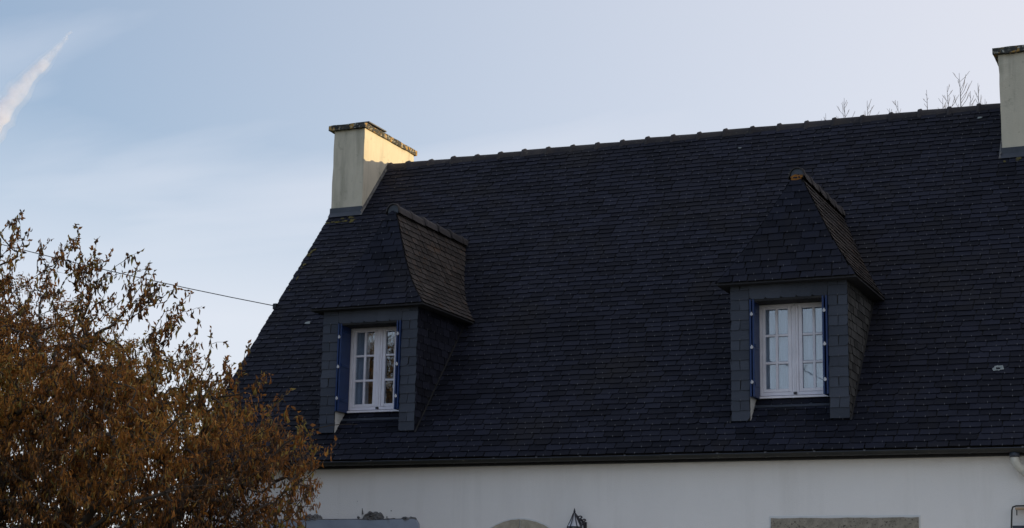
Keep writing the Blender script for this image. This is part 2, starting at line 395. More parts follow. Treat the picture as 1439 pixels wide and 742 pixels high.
while x < XE-.2:
    if x > XG+.55 and not (.885-.30 < x < 1.70-.1):
        ridge_tile(roof, 'ridge_tile', (x, YR+random.uniform(-.008, .008), ZR-.085+random.uniform(-.006, .006)), (1, 0, random.uniform(-.012, .012)), .41, .092)
    elif x <= XG+.55 and x+.41 > XG+.6:
        ridge_tile(roof, 'ridge_tile', (XG+.567, YR, ZR-.085), (1, 0, 0), x+.41-XG-.567, .092)
    elif .5 < x < .885:
        ridge_tile(roof, 'ridge_tile', (x, YR, ZR-.085), (1, 0, 0), .885-x, .092)
    x += .4115
# lichen spots on the slates
def blob(name, m, place, rx, ry, parent, seed=0, n=14, ring=False):
    rv = random.Random(seed); mb = MB(); rr = [rv.uniform(.7, 1.25) for _ in range(n)]
    o_ = [place(rx*rr[k]*math.cos(2*math.pi*k/n), ry*rr[k]*math.sin(2*math.pi*k/n), .001) for k in range(n)]
    t_ = [place(.75*rx*rr[k]*math.cos(2*math.pi*k/n), .75*ry*rr[k]*math.sin(2*math.pi*k/n), .007) for k in range(n)]
    if ring:
        i_ = [place(.4*rx*rr[-k]*math.cos(2*math.pi*k/n), .4*ry*rr[-k]*math.sin(2*math.pi*k/n), .001) for k in range(n)]
        mb.add(o_+t_+i_, [(k, (k+1) % n, n+(k+1) % n, n+k) for k in range(n)]+[(n+k, n+(k+1) % n, 2*n+(k+1) % n, 2*n+k) for k in range(n)])
    else:
        mb.add(o_+t_, [(k, (k+1) % n, n+(k+1) % n, n+k) for k in range(n)]+[tuple(range(n, 2*n))])
    return mb.build(name, m, parent)
for (x, y, rx, ry, rg) in ((-8.744, 1.622, .05, .033, False), (1.119, .585, .065, .05, True), (.523, 4.02, .036, .02, False), (-2.9, 3.9, .03, .012, False)):
    pl = rplace(x, y); blob('lichen_spot', M['pale'], lambda a, b, l, pl=pl: pl(a, b, l+.018), rx, ry, roof, int(x*10), ring=rg)
for kk in range(9):
    x = XG+.03+.5*random.random(); y = CH1-.06-.10*random.random(); pl = rplace(x, y)
    blob('lichen_spot', M['olive'], lambda a, b, l, pl=pl: pl(a, b, l+.017), random.uniform(.02, .06), random.uniform(.015, .03), roof, kk)
for kk in range(9):
    y = CH1-.25-1.0*random.random(); x = XG+.03+.09*random.random(); pl = rplace(x, y)
    blob('lichen_spot', M['olive'], lambda a, b, l, pl=pl: pl(a, b, l+.016), random.uniform(.012, .03), random.uniform(.02, .05), roof, kk+20)
for kk in range(7):
    x = .9+.7*random.random(); y = CH1-.06-.08*random.random(); pl = rplace(x, y)
    blob('lichen_spot', M['olive'], lambda a, b, l, pl=pl: pl(a, b, l+.017), random.uniform(.02, .06), random.uniform(.015, .03), roof, kk+40)
# verge board
v = MB()
v.add([rp(XG-.004, -.2, -.13), rp(XG+.02, -.2, -.13), rp(XG+.02, YR, -.13), rp(XG-.004, YR, -.13), rp(XG-.004, -.2, .004), rp(XG+.02, -.2, .004), rp(XG+.02, YR, .004), rp(XG-.004, YR, .004)],
      [(3,2,1,0),(4,5,6,7),(0,1,5,4),(1,2,6,5),(2,3,7,6),(3,0,4,7)])
H(v, 'verge_board', M['lead'])

# ------------------------------------------------------------------ gutter, soffit, downpipe
gm = MB(); n = 10; gr = .048; gy, gz = -GY+gr, ZE-.004
def gpt(a, r_, x): return (x, gy-math.cos(a)*r_, gz-math.sin(a)*r_)
for rr_, fl in ((gr, 1), (gr-.006, -1)):
    vs = []
    for x in (XG-.03, XE):
        vs += [gpt(math.pi*k/n, rr_, x) for k in range(n+1)]
    gm.add(vs, [((k, k+1, n+2+k, n+1+k) if fl > 0 else (n+1+k, n+2+k, k+1, k)) for k in range(n)])
gm.tube([(XG-.03, gy-gr, gz), (XE, gy-gr, gz)], .005, 6, 1)
for x in (XG-.03,): gm.add([gpt(math.pi*k/n, gr, x) for k in range(n+1)], [tuple(range(n+1))])
gut = H(gm, 'gutter', [M['zinc'], M['lead']], False)
x = -8.9
while x < XE:
    b = MB()
    for k in range(n):
        a0, a1 = math.pi*k/n, math.pi*(k+1)/n
        p = [gpt(a0, gr+.005, x), gpt(a0, gr+.005, x+.022), gpt(a1, gr+.005, x+.022), gpt(a1, gr+.005, x)]; b.add(p, [(0, 1, 2, 3)])
    b.box(x, x+.022, gy-gr-.010, gy-gr+.012, gz-.004, gz+.012, 1)
    b.build('gutter_bracket', [M['zinc'], M['hook']], gut); x += .575
s = MB(); s.box(XG+.02, XE, -.10, -.002, 3.50, 3.60); s.box(XG+.02, XE, -.19, .05, 3.602, 3.625)
H(s, 'soffit', M['deck'])
d = MB()
pth = [(1.36, -.165, 3.52), (1.36, -.165, 3.45), (1.368, -.155, 3.415), (1.395, -.135, 3.372), (1.44, -.11, 3.33), (1.50, -.085, 3.29), (1.56, -.07, 3.255), (1.60, -.065, 3.215), (1.615, -.065, 3.16), (1.615, -.065, .15)]
d.tube(pth, .048, 14)
dp = H(d, 'downpipe', M['pvc'], True)
for i, (P0, P1) in enumerate((((1.36, -.165, 3.525), (1.36, -.165, 3.47)), ((1.44, -.11, 3.331), (1.475, -.097, 3.308)), ((1.615, -.065, 2.2), (1.615, -.065, 2.16)))):
    c = MB(); c.tube([P0, P1], .055, 14); c.build('pipe_collar', M['lead'] if i == 0 else M['pvc'], dp, True)

# ------------------------------------------------------------------ dormers
def slate_field(xd, name, parent, P, vmax, urange, mt, pw, e, seed, trim=True, hooks=.5, lift=.017, off0=0, stuff=False):
    """P(u, v, lift) -> point; rows of single slates over a field, trimmed to urange(v)"""
    rv = random.Random(seed); v = 0; r_ = 0; allm = MB()
    while v < vmax-.02:
        ov = min(E_+.045, vmax-v)
        a0, b0 = urange(v+.01)
        u = a0-(pw/2 if (r_ % 2) else 0)+off0-rv.uniform(0, .02)
        while u < b0:
            ww = pw*(1+rv.uniform(-.1, .1)); lo, hi = max(u, a0), min(u+ww, b0); u += ww
            if hi-lo < .03: continue
            cx = (lo+hi)/2; w_ = hi-lo-.010; out = slate_pts(w_, e, ov, rv)
            def place(x, y, l, cx=cx, v=v):
                vv = min(max(v+y, -.01), vmax); a, b = urange(vv); return P(min(max(cx+x, a-.004), b+.004), vv, l)
            mb = allm if stuff else MB(); jl = rv.uniform(-.002, .003)
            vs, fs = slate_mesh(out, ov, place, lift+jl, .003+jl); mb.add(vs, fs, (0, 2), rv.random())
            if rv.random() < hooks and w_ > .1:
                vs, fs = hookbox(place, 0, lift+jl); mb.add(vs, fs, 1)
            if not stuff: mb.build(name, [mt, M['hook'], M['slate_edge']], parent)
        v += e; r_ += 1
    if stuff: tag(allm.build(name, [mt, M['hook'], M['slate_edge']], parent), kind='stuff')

def make_dormer(xd, right):
    AP = .02 if right else .055; kf = FLK[xd]; HH = ZDR-ZEV; AW = WD+OH; yf0 = YD-OH
    a, b = xd-WD, xd+WD
    # body: the two front piers, lintel, cheeks and inner box
    m = MB()
    for s_ in (-1, 1):
        x0, x1 = sorted((xd+s_*WD, xd+s_*(WD-SD)))
        m.add([(x0, YD, ZB), (x1, YD, ZB), (x1, YD, ZEV), (x0, YD, ZEV)], [(0, 1, 2, 3)])
        xo = xd+s_*WD; zl = zroof(YD)-.02
        poly = [(xo, YD, zl), (xo, yroof(ZEV+.02)+.05, ZEV+.02), (xo, YD, ZEV+.02)]
        m.add(poly, [(0, 1, 2) if s_ > 0 else (2, 1, 0)])
        xi = xd+s_*(WD-SD)
        m.add([(xi, YD, ZB), (xi, YW+.1, ZB), (xi, YW+.1, ZT), (xi, YD, ZT)], [(0, 1, 2, 3)[::-1 if s_ > 0 else 1]], 1)
        m.add([(x0, YD, ZB), (x1, YD, ZB), (x1, yroof(ZB), ZB), (x0, yroof(ZB), ZB)], [(3, 2, 1, 0)], 0)
    m.add([(xd-WD+SD, YD, ZT), (xd+WD-SD, YD, ZT), (xd+WD-SD, YD, ZEV), (xd-WD+SD, YD, ZEV)], [(0, 1, 2, 3)])
    m.add([(xd-WD+SD, YD, ZT), (xd+WD-SD, YD, ZT), (xd+WD-SD, YW+.1, ZT), (xd-WD+SD, YW+.1, ZT)], [(3, 2, 1, 0)], 2)
    i = WD-SD
    m.add([(xd-i, YW+.1, 4.2), (xd+i, YW+.1, 4.2), (xd+i, YW+.1, ZT), (xd-i, YW+.1, ZT), (xd-i, YW+.9, 4.2), (xd+i, YW+.9, 4.2), (xd+i, YW+.9, ZT), (xd-i, YW+.9, ZT)],
          [(4, 5, 6, 7), (0, 3, 7, 4), (1, 5, 6, 2), (0, 4, 5, 1), (3, 2, 6, 7)], 2)
    # roof shell and soffit
    lev = [j/12 for j in range(13)]
    prev = None
    for h in lev:
        s_ = sfl(h, kf); z = ZEV+h*HH; hw = AW*(1-s_); yy = yf0+(YF-yf0)*s_; yk = yroof(z)+.06
        xc = xd+AP*s_; ring = [(xc-hw, yk, z-.01), (xc-hw, yy+.008, z-.01), (xc+hw, yy+.008, z-.01), (xc+hw, yk, z-.01)]
        if prev: m.add(prev+ring, [(0, 1, 5, 4), (1, 2, 6, 5), (2, 3, 7, 6)], 0)
        else: m.add([(p[0], p[1], p[2]-.012) for p in ring], [(0, 1, 2, 3)], 2); m.add([(p[0], p[1], p[2]-.012) for p in ring]+ring, [(0, 1, 5, 4), (1, 2, 6, 5), (2, 3, 7, 6)], 2)
        prev = ring
    dm = H(m, 'dormer', [M['deck'], M['reveal'], M['dark']])
    tag(dm, 'dormer with net curtains and pale panes, near the right chimney' if right else 'dormer with dark panes, near the left gable')
    # arc length table of the roof profile, front and side
    def table(dep):
        hs = [j/60 for j in range(61)]; L_ = [0]
        for j in range(60): L_.append(L_[-1]+math.hypot(HH/60, (sfl(hs[j+1], kf)-sfl(hs[j], kf))*dep))
        return hs, L_
    def hat(v, T):
        hs, L_ = T; return float(np.interp(v, L_, hs))
    TF, TS = table(YF-yf0), table(AW)
    def nor(v, T, dep):
        h = hat(v, T); dh = .02; ds = (sfl(h+dh, kf)-sfl(h-dh, kf))*dep if .02 < h < .98 else dep*dh*2; dz = 2*dh*HH
        l = math.hypot(ds, dz); return dz/l, ds/l        # outward, upward
    def PF(u, v, l):
        h = hat(v, TF); s_ = sfl(h, kf); o_, u_ = nor(v, TF, YF-yf0)
        return (xd+AP*s_+u, yf0+(YF-yf0)*s_-o_*l, ZEV+h*HH+u_*l+min(v, 0)*.9)
    slate_field(xd, 'slate', dm, PF, TF[1][-1], lambda v: (-AW*(1-sfl(hat(v, TF), kf)), AW*(1-sfl(hat(v, TF), kf))), M['slate'], .205, E_, 11+right)
    for sg in (1, -1):
        def PS(u, v, l, sg=sg):
            h = hat(v, TS); s_ = sfl(h, kf); o_, u_ = nor(v, TS, AW)
            uu = u if sg > 0 else u
            return (xd+AP*s_+sg*(AW*(1-s_)+o_*l), uu, ZEV+h*HH+u_*l+min(v, 0)*.9)
        def ur(v):
            h = hat(v, TS); return (yf0+(YF-yf0)*sfl(h, kf), yroof(ZEV+h*HH)+.04)
        slate_field(xd, 'slate' if sg > 0 else 'far_side_slates', dm, PS, TS[1][-1], ur, M['slate_lichen'], .17, E_, 31+right+sg, stuff=sg < 0)
        # cheek
        def PC(u, v, l, sg=sg): return (xd+sg*(WD+l), u, zroof(YD)+.02+v)
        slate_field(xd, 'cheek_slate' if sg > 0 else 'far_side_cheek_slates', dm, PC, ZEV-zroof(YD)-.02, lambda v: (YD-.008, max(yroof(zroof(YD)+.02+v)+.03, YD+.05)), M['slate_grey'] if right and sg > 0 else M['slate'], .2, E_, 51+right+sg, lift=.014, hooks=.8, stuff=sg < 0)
        # pier slates: alternately one whole and two halves
        rv = random.Random(71+right+sg); z = ZB; row = 0; x0, x1 = sorted((xd+sg*(WD+.012), xd+sg*(WD-SD)))
        while z < ZEV-.04:
            e = min(.121, ZEV-z); nn = 2 if row % 2 else 1
            for q in range(nn):
                lo = x0+(x1-x0)*q/nn; hi = x0+(x1-x0)*(q+1)/nn; cxx = (lo+hi)/2
                out = slate_pts(hi-lo-.008, e, e+.02 if z+e < ZEV-.03 else e, rv)
                mb = MB(); pl = lambda x, y, l, cxx=cxx, z=z: (cxx+x, YD-l, z+y)
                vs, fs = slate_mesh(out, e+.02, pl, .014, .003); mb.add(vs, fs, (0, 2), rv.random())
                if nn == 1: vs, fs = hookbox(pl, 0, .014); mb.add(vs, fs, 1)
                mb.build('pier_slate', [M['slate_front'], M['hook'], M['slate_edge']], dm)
            z += e; row += 1
    # lintel slates with raking edges
    rv = random.Random(5+right); nl = 5; wL = 2*i/nl
    for q in range(nl):
        lo = xd-i+q*wL; hi = lo+wL
        mb = MB(); sk = .045
        out = [(lo+.002, ZT+.02), (lo+.03, ZT-.002), (hi-.012, ZT-.004), (hi+.02, ZT+.05), (hi+sk if q < nl-1 else hi, ZEV-.005), (lo+sk if q else lo, ZEV-.005)]
        if q == nl-1: out[3] = (hi, ZT+.05)
        vs = [(x, YD-.006-.010*(hi-x)/wL, z) for x, z in out]; nn = len(out); vs += [(x, y+.007, z) for x, y, z in vs]
        mb.add(vs, [tuple(range(nn))]+[((k_+1) % nn, k_, nn+k_, nn+(k_+1) % nn) for k_ in range(nn)], 0, rv.random())
        mb.build('lintel_slate', M['slate_front'], dm)
    mb = MB(); mb.box(xd-i+.002, xd+i-.002, YD-.012, YW-.03, ZT-.030, ZT-.006); mb.build('lintel_board', M['deck'], dm)
    # ridge tiles along the dormer ridge
    y = YF-.05; zt_ = ZDR-.052
    end = yroof(zt_+.06); first = True
    while y < end-.05:
        t = ridge_tile(dm, 'ridge_tile', (xd+AP+random.uniform(-.005, .005), y, zt_+random.uniform(-.004, .004)), (0, 1, random.uniform(-.01, .01)), .41, .088, col=.6)
        y += .41
    mb = MB(); nn = 12; pts = [(xd+AP+.08*math.cos(math.pi*k_/nn), YF-.03, zt_+.08*math.sin(math.pi*k_/nn)) for k_ in range(nn+1)]
    pts = [(xd+AP+.08, YF-.03, zt_-.035)]+pts+[(xd+AP-.08, YF-.03, zt_-.035)]
    mb.add(pts, [tuple(range(len(pts)))]); mb.build('ridge_end_plug', M['lead'], dm)
    if right:
        blob('lichen_spot', M['orange'], lambda p, q, l: (xd+.015+p, YF-.062-l-.36*(-q-.05), ZDR-.085+q), .085, .042, dm, 61, n=18)
    # window
    w0 = .452; zb_, zt2 = 4.275, ZT-.004
    fr = MB(); fy0, fy1 = YW-.012, YW+.06
    fr.cham(xd-w0-.02, xd-w0+.045, fy0, fy1, zb_+.036, zt2, .004); fr.cham(xd+w0-.045, xd+w0+.02, fy0, fy1, zb_+.036, zt2, .004)
    fr.cham(xd-w0+.045, xd+w0-.045, fy0+.001, fy1, zt2-.05, zt2, .004); fr.cham(xd-w0+.045, xd+w0-.045, fy0+.001, fy1, zb_+.036, zb_+.075, .004)
    fr.build('window_frame', M['white'], dm)
    sl = MB()
    sl.add([(xd-i+.045, YW-.075, zb_-.002), (xd+i-.003, YW-.075, zb_-.002), (xd+i-.003, YW-.075, zb_+.022), (xd-i+.045, YW-.075, zb_+.022),
            (xd-i+.045, YW+.06, zb_-.002), (xd+i-.003, YW+.06, zb_-.002), (xd+i-.003, YW+.06, zb_+.040), (xd-i+.045, YW+.06, zb_+.040)],
           [(0, 1, 2, 3), (3, 2, 6, 7), (4, 5, 1, 0), (1, 5, 6, 2), (0, 3, 7, 4)])
    sl.build('sill', M['white'], dm)
    rows = [(4.391, 4.688), (4.727, 5.024), (5.060, 5.364)]; colsx = [(.088, .213), (.243, .368)]
    for s_ in (-1, 1):
        S_ = MB(); sy0, sy1 = YW-.006, YW+.045
        X = lambda q: xd+s_*q
        def bar(q0, q1, z0, z1, y0=sy0, y1=sy1, c=.004):
            x0, x1 = sorted((X(q0), X(q1))); S_.cham(x0, x1, y0, y1, z0, z1, c)
        bar(.368, .404, 4.352, 5.392, sy0-.002); bar(.044, .088, 4.352, 5.392, sy0-.002)
        bar(.088, .368, 4.352, 4.391); bar(.088, .368, 5.364, 5.392)
        bar(.213, .243, 4.391, 5.364, sy0+.008, sy1-.008, .003)
        for z0, z1 in ((4.688, 4.727), (5.024, 5.060)):
            z0 += .005; z1 -= .005
            bar(.088, .213, z0, z1, sy0+.009, sy1-.008, .003); bar(.243, .368, z0, z1, sy0+.009, sy1-.008, .003)
        S_.build('sash', M['white'], dm)
        for q0, q1 in colsx:
            for z0, z1 in rows:
                pm = MB(); x0, x1 = sorted((X(q0), X(q1))); pm.box(x0+.001, x1-.001, YW+.018, YW+.022, z0+.001, z1-.001)
                p_ = pm.build('pane', M['glass'], dm)
    st = MB(); st.cham(xd-.042, xd+.042, YW-.016, YW+.03, 4.340, 5.40, .008); st.cham(xd-.012, xd+.012, YW-.026, YW-.0155, 4.345, 5.395, .004); st.build('meeting_stile', M['white'], dm)
    lt = MB(); lt.cham(xd-.02, xd+.02, YW-.04, YW-.018, 4.318, 4.345, .004); lt.build('latch', M['iron'], dm)
    if right:
        kn = MB(); kn.tube([(xd+.0, YW-.03, 5.415), (xd+.0, YW-.05, 5.415)], .014, 8); kn.build('knob', M['hinge'], dm)
    # curtain behind the glass
    cu = MB(); nn = 40; amp = .012
    lo, hi = (-.40, .40) if right else (-.40, -.20)
    vs = []
    for k_ in range(nn+1):
        x = xd+lo+(hi-lo)*k_/nn; y = YW+.085+amp*math.sin(k_*1.1)+.004*math.sin(k_*2.7)
        vs += [(x, y, 4.36), (x, y, 5.41)]
    cu.add(vs, [(2*k_, 2*k_+2, 2*k_+3, 2*k_+1) for k_ in range(nn)]); cu.build('curtain', M['curtain'], dm, True)
    # folding shutters standing in the reveals, two leaves each side, galvanised hinges between the leaves
    for s_ in (-1, 1):
        for lf_ in (0, 1):
            d0 = .004+lf_*.023; sh = MB(); tz0, tz1 = 4.268, 5.438
            y0, y1 = YD-.028+.006*lf_, YW-.03-.012*lf_; dx = .012*lf_*(1.6 if s_ > 0 else 1)
            pA = [(d0, y1), (d0+.021, y1), (d0+.021+dx, y0), (d0+dx, y0)]
            vs = [(xd+s_*(i-p), q, z) for z in (tz0, tz1) for p, q in pA]
            sh.add(vs, [(0, 1, 2, 3), (7, 6, 5, 4), (0, 3, 7, 4), (1, 0, 4, 5), (2, 1, 5, 6), (3, 2, 6, 7)])
            if lf_:     # raised battens on the visible leaf
                for zz0 in (4.40, 4.86, 5.28):
                    for a0, a1 in ((.12, .88),):
                        ya, yb_ = y0+(y1-y0)*a0, y0+(y1-y0)*a1
                        xa = d0+.021+dx*(1-a0); xb = d0+.021+dx*(1-a1)
                        sh.add([(xd+s_*(i-xa-.001), ya, zz0), (xd+s_*(i-xb-.001), yb_, zz0), (xd+s_*(i-xb-.001), yb_, zz0+.045), (xd+s_*(i-xa-.001), ya, zz0+.045),
                                (xd+s_*(i-xa-.007), ya, zz0+.003), (xd+s_*(i-xb-.007), yb_, zz0+.003), (xd+s_*(i-xb-.007), yb_, zz0+.042), (xd+s_*(i-xa-.007), ya, zz0+.042)],
                               [(4, 5, 6, 7), (0, 1, 5, 4), (1, 2, 6, 5), (2, 3, 7, 6), (3, 0, 4, 7)])
            sh.build('shutter', M['blue'], dm)
        for hz in (4.44, 4.86, 5.26):
            hg = MB(); hx = xd+s_*(i-.031-(.01 if s_ > 0 else 0)); hy = YD-.034
            hg.tube([(hx, hy, hz-.022), (hx, hy, hz+.022)], .009, 8)
            hg.cham(hx-.018, hx+.018, hy+.001, hy+.006, hz-.016, hz+.010, .002); hg.build('hinge', M['hinge'], dm)
    # zinc apron under the sill, lying on the slates
    ap = MB(); ya, yb_ = .235, YW+.02
    P_ = lambda x, y, o_: (x, y-math.sin(TH)*o_, min(zroof(y)+math.cos(TH)*o_, zb_-.004))
    ap.add([P_(xd-i+.004, ya, .022), P_(xd+i-.004, ya, .022), P_(xd+i-.004, yb_, .03), P_(xd-i+.004, yb_, .03), P_(xd-i+.004, ya, .008), P_(xd+i-.004, ya, .008)],
           [(0, 1, 2, 3), (4, 5, 1, 0)]); ap.build('apron_flashing', M['lead'], dm)
    # flashings where the cheeks meet the roof
    for s_ in (-1, 1):
        fl = MB(); x = xd+s_*(WD+.012)
        pts = []
        for y in (YD, yroof(ZEV)-.02):
            pts += [rp(x, y, .02), rp(x+s_*.022, y, .02)]
        fl.add(pts, [(0, 1, 3, 2)]); fl.build('side_flashing', M['deck'], dm)
    return dm
make_dormer(XL, 0); make_dormer(XR, 1)

# ------------------------------------------------------------------ chimneys
def noisy_block(x0, x1, y0, y1, z0, z1, seg, amp, seed, mt, name, parent, c=.015):
    """block with softly broken edges: subdivided box pushed about a little"""
    rv = random.Random(seed); mb = MB()
    nx, ny, nz = (max(1, int((b-a)/seg)) for a, b in ((x0, x1), (y0, y1), (z0, z1)))
    ids = {}; vs = []; fs = []
    def vid(i_, j_, k_):
        if (i_, j_, k_) not in ids:
            p = [x0+(x1-x0)*i_/nx, y0+(y1-y0)*j_/ny, z0+(z1-z0)*k_/nz]
            ex = [i_ in (0, nx), j_ in (0, ny), k_ in (0, nz)]
            if sum(ex) >= 2:
                q = rv.uniform(.3, 1.5)*c
                for t, (a_, m_) in enumerate(((i_, nx), (j_, ny), (k_, nz))):
                    if ex[t]: p[t] += q*(1 if a_ == 0 else -1)
            p = [a_+rv.uniform(-amp, amp) for a_ in p]; ids[i_, j_, k_] = len(vs); vs.append(p)
        return ids[i_, j_, k_]
    for i_ in range(nx):
        for j_ in range(ny):
            fs.append([vid(i_, j_, 0), vid(i_, j_+1, 0), vid(i_+1, j_+1, 0), vid(i_+1, j_, 0)])
            fs.append([vid(i_, j_, nz), vid(i_+1, j_, nz), vid(i_+1, j_+1, nz), vid(i_, j_+1, nz)])
    for i_ in range(nx):
        for k_ in range(nz):
            fs.append([vid(i_, 0, k_), vid(i_+1, 0, k_), vid(i_+1, 0, k_+1), vid(i_, 0, k_+1)])
            fs.append([vid(i_, ny, k_), vid(i_, ny, k_+1), vid(i_+1, ny, k_+1), vid(i_+1, ny, k_)])
    for j_ in range(ny):
        for k_ in range(nz):
            fs.append([vid(0, j_, k_), vid(0, j_, k_+1), vid(0, j_+1, k_+1), vid(0, j_+1, k_)])
            fs.append([vid(nx, j_, k_), vid(nx, j_+1, k_), vid(nx, j_+1, k_+1), vid(nx, j_, k_+1)])
    mb.add(vs, fs); return mb.build(name, mt, parent, False)
def chimney(x0, x1, ztop, ol, or_, seed, flue):
    o = noisy_block(x0, x1, CH1, CH2, zroof(CH1)-.25, ztop+.01, .14, .0025, seed, M['chimney'], 'chimney', house, .006); under(o)
    noisy_block(x0-ol, x1+or_, CH1-.06, CH2+.07, ztop, ztop+.095, .10, .0025, seed+1, M['cap'], 'chimney_cap', o, .006)
    f = MB(); f.box(x0-.010, x1+.010, CH1-.012, CH1-.002, zroof(CH1)-.05, zroof(CH1)+.115)
    f.add([rp(x0-.01, CH1-.05, .024), rp(x1+.01, CH1-.05, .024), (x1+.01, CH1-.013, zroof(CH1-.013)+.05), (x0-.01, CH1-.013, zroof(CH1-.013)+.05)], [(0, 1, 2, 3)])
    f.build('front_flashing', M['lead'], o)
    for sg, xx in ((-1, x0), (1, x1)):
        if sg < 0 and seed == 1: continue
        f = MB(); o_, i_ = xx+sg*.035, xx+sg*.003; t_ = xx+sg*.012
        f.add([rp(o_, CH1-.05, .024), rp(i_, CH1-.05, .026), rp(i_, YR, .026), rp(o_, YR, .024)], [(0, 1, 2, 3) if sg < 0 else (3, 2, 1, 0)])
        q = [rp(t_, CH1-.01, .02), rp(t_, YR, .02), rp(t_, YR-.02, .055), rp(t_, CH1-.01, .055), rp(i_, CH1-.01, .055), rp(i_, YR-.02, .055)]
        f.add(q, [(0, 1, 2, 3), (3, 2, 5, 4)]); f.build('side_flashing', M['mortar'], o)
    if flue:
        f = MB(); cx = x1-.20
        for yy in (3.62, 4.11): f.cham(cx-.10, cx+.10, yy, yy+.07, ztop+.09, ztop+.175, .01)
        f.build('flue_support', M['cap'], o)
        f = MB(); f.cham(cx-.13, cx+.13, 3.64, 4.24, ztop+.175, ztop+.20, .006); f.build('flue_cover_slab', M['lead'], o)
    return o
tag(chimney(XG+.002, XG+.567, 9.247, .085, .03, 1, True), 'cream chimney on the left gable, its right side catching low sun')
tag(chimney(.885, 1.70, 9.285, .07, .07, 9, False), 'cream chimney standing in full shade at the right')

# ------------------------------------------------------------------ stones, lintels and patches on the facade
# granite window lintel with a pale joint round it
j = MB(); j.cham(-1.437, .298, -.012, .01, 2.50, 2.862, .006)
H(j, 'mortar_joint', M['joint'])
o = noisy_block(-1.419, .280, -.030, .02, 2.50, 2.838, .085, .002, 21, M['granite'], 'window_lintel', house, .006); under(o)
# arched door head: two stones
def arcx(c, r_, z0, a0, a1, n_): return [(c[0]+r_*math.cos(a0+(a1-a0)*k/n_), c[1]+r_*math.sin(a0+(a1-a0)*k/n_)) for k in range(n_+1)]
ca = (-4.595, 2.836-.76); half = math.asin(.50/.76)
j = MB(); top = arcx(ca, .778, 0, math.pi/2-half-.03, math.pi/2+half+.03, 20)
j.prism([(top[-1][0], 2.35), (top[0][0], 2.35)]+top, -.010, .01); H(j, 'mortar_joint', M['joint'])
for sg in (-1, 1):
    a0 = math.pi/2-.010; a1 = math.pi/2-half
    pts = arcx(ca, .76, 0, a1, a0, 10); pts = [(x, z+random.uniform(-.003, .003)) for x, z in pts]
    poly = [(ca[0]+.009, 2.36), (pts[0][0], 2.36)]+pts
    if sg < 0: poly = [(2*ca[0]-x, z) for x, z in poly][::-1]
    a = MB(); a.prism(poly, -.028, .02); H(a, 'arch_stone', M['beige'])
# bluish concrete lintel at the left with rough mortar left above it
l = MB(); poly = [(-8.3, 2.50), (-5.992, 2.50), (-5.980, 2.72), (-5.990, 2.785), (-6.022, 2.834), (-6.06, 2.846)]+[(-6.06-.09*k, 2.846+random.uniform(-.006, .003)-.004*(k > 2)) for k in range(1, 25)]
l.prism(poly, -.045, .02); H(l, 'concrete_lintel', M['concrete'])
jn = MB(); jn.box(-8.3, -6.03, -.032, -.002, 2.843, 2.853); H(jn, 'lintel_joint', M['mortar'])
def mortar_patch(x0, x1, z0, z1, seed, spike=None):
    rv = random.Random(seed); nx, nz = int((x1-x0)/.02), max(3, int((z1-z0)/.02)); mb = MB(); vs = []
    topz = [z0+(z1-z0)*(min(1, 5*min(k/nx, 1-k/nx)+.25))*rv.uniform(.70, 1.0) for k in range(nx+1)]
    for k in range(nx+1):
        for q in range(nz+1):
            t = q/nz; dep = .055*math.sin(math.pi*min(max(k/nx, .08), .92))*(.35+rv.random())*(1-t*.5)+.004
            vs.append((x0+(x1-x0)*k/nx+rv.uniform(-.004, .004), -dep if q < nz else -.002, z0+(topz[k]-z0)*t+(rv.uniform(-.004, .004) if 0 < q < nz else 0)))
    mb.add(vs, [((nz+1)*k+q, (nz+1)*(k+1)+q, (nz+1)*(k+1)+q+1, (nz+1)*k+q+1) for k in range(nx) for q in range(nz)])
    if spike: mb.tube([(spike, -.03, z0+.07), (spike-.008, -.035, z1+.03)], [.014, .003], 5)
    H(mb, 'mortar_patch', M['mortar'])
mortar_patch(-7.74, -7.40, 2.835, 2.93, 1); mortar_patch(-6.81, -6.50, 2.838, 2.96, 2, -6.80); mortar_patch(-6.27, -6.03, 2.835, 2.885, 3); mortar_patch(-6.50, -6.32, 2.84, 2.865, 4)
for (x, z, r_) in ((-6.88, 2.872, .022), (-6.40, 2.955, .008), (-7.62, 2.985, .010), (-6.90, 3.08, .004), (-6.46, 2.875, .01)):
    mb = MB(); pl = lambda a, b, l, x=x, z=z: (x+a, -.001-l*1.4, z+b); vs = []
    H(mb, 'x', M['mortar']) if False else None
    ob = blob('mortar_crumb', M['mortar'], pl, r_, r_*.8, house, int(x*100)); under(ob)
# door and ground floor windows below the frame of the picture
dd_ = MB(); dd_.cham(-5.02, -4.17, -.022, .01, .02, 2.34, .01); dd_.cham(-4.93, -4.62, -.036, -.021, .25, 2.2, .008); dd_.cham(-4.57, -4.26, -.036, -.021, .25, 2.2, .008)
H(dd_, 'door', M['blue'])
def low_window(x0, x1, z0, z1):
    f = MB(); c = (x0+x1)/2
    for a, b, p, q in ((x0, x0+.06, z0, z1), (x1-.06, x1, z0, z1), (c-.04, c+.04, z0, z1)): f.cham(a, b, -.024, .01, p, q, .004)
    for a, b in ((x0+.06, c-.04), (c+.04, x1-.06)):
        f.cham(a, b, -.022, .01, z1-.06, z1, .004); f.cham(a, b, -.022, .01, z0, z0+.06, .004)
    fo = H(f, 'window', M['white'])
    for a, b in ((x0+.06, c-.04), (c+.04, x1-.06)):
        p = MB(); p.box(a, b, -.008, -.003, z0+.06, z1-.06); p.build('pane', M['dark'], fo)
low_window(-1.27, .13, 1.1, 2.49); low_window(-7.7, -6.2, 1.1, 2.49)

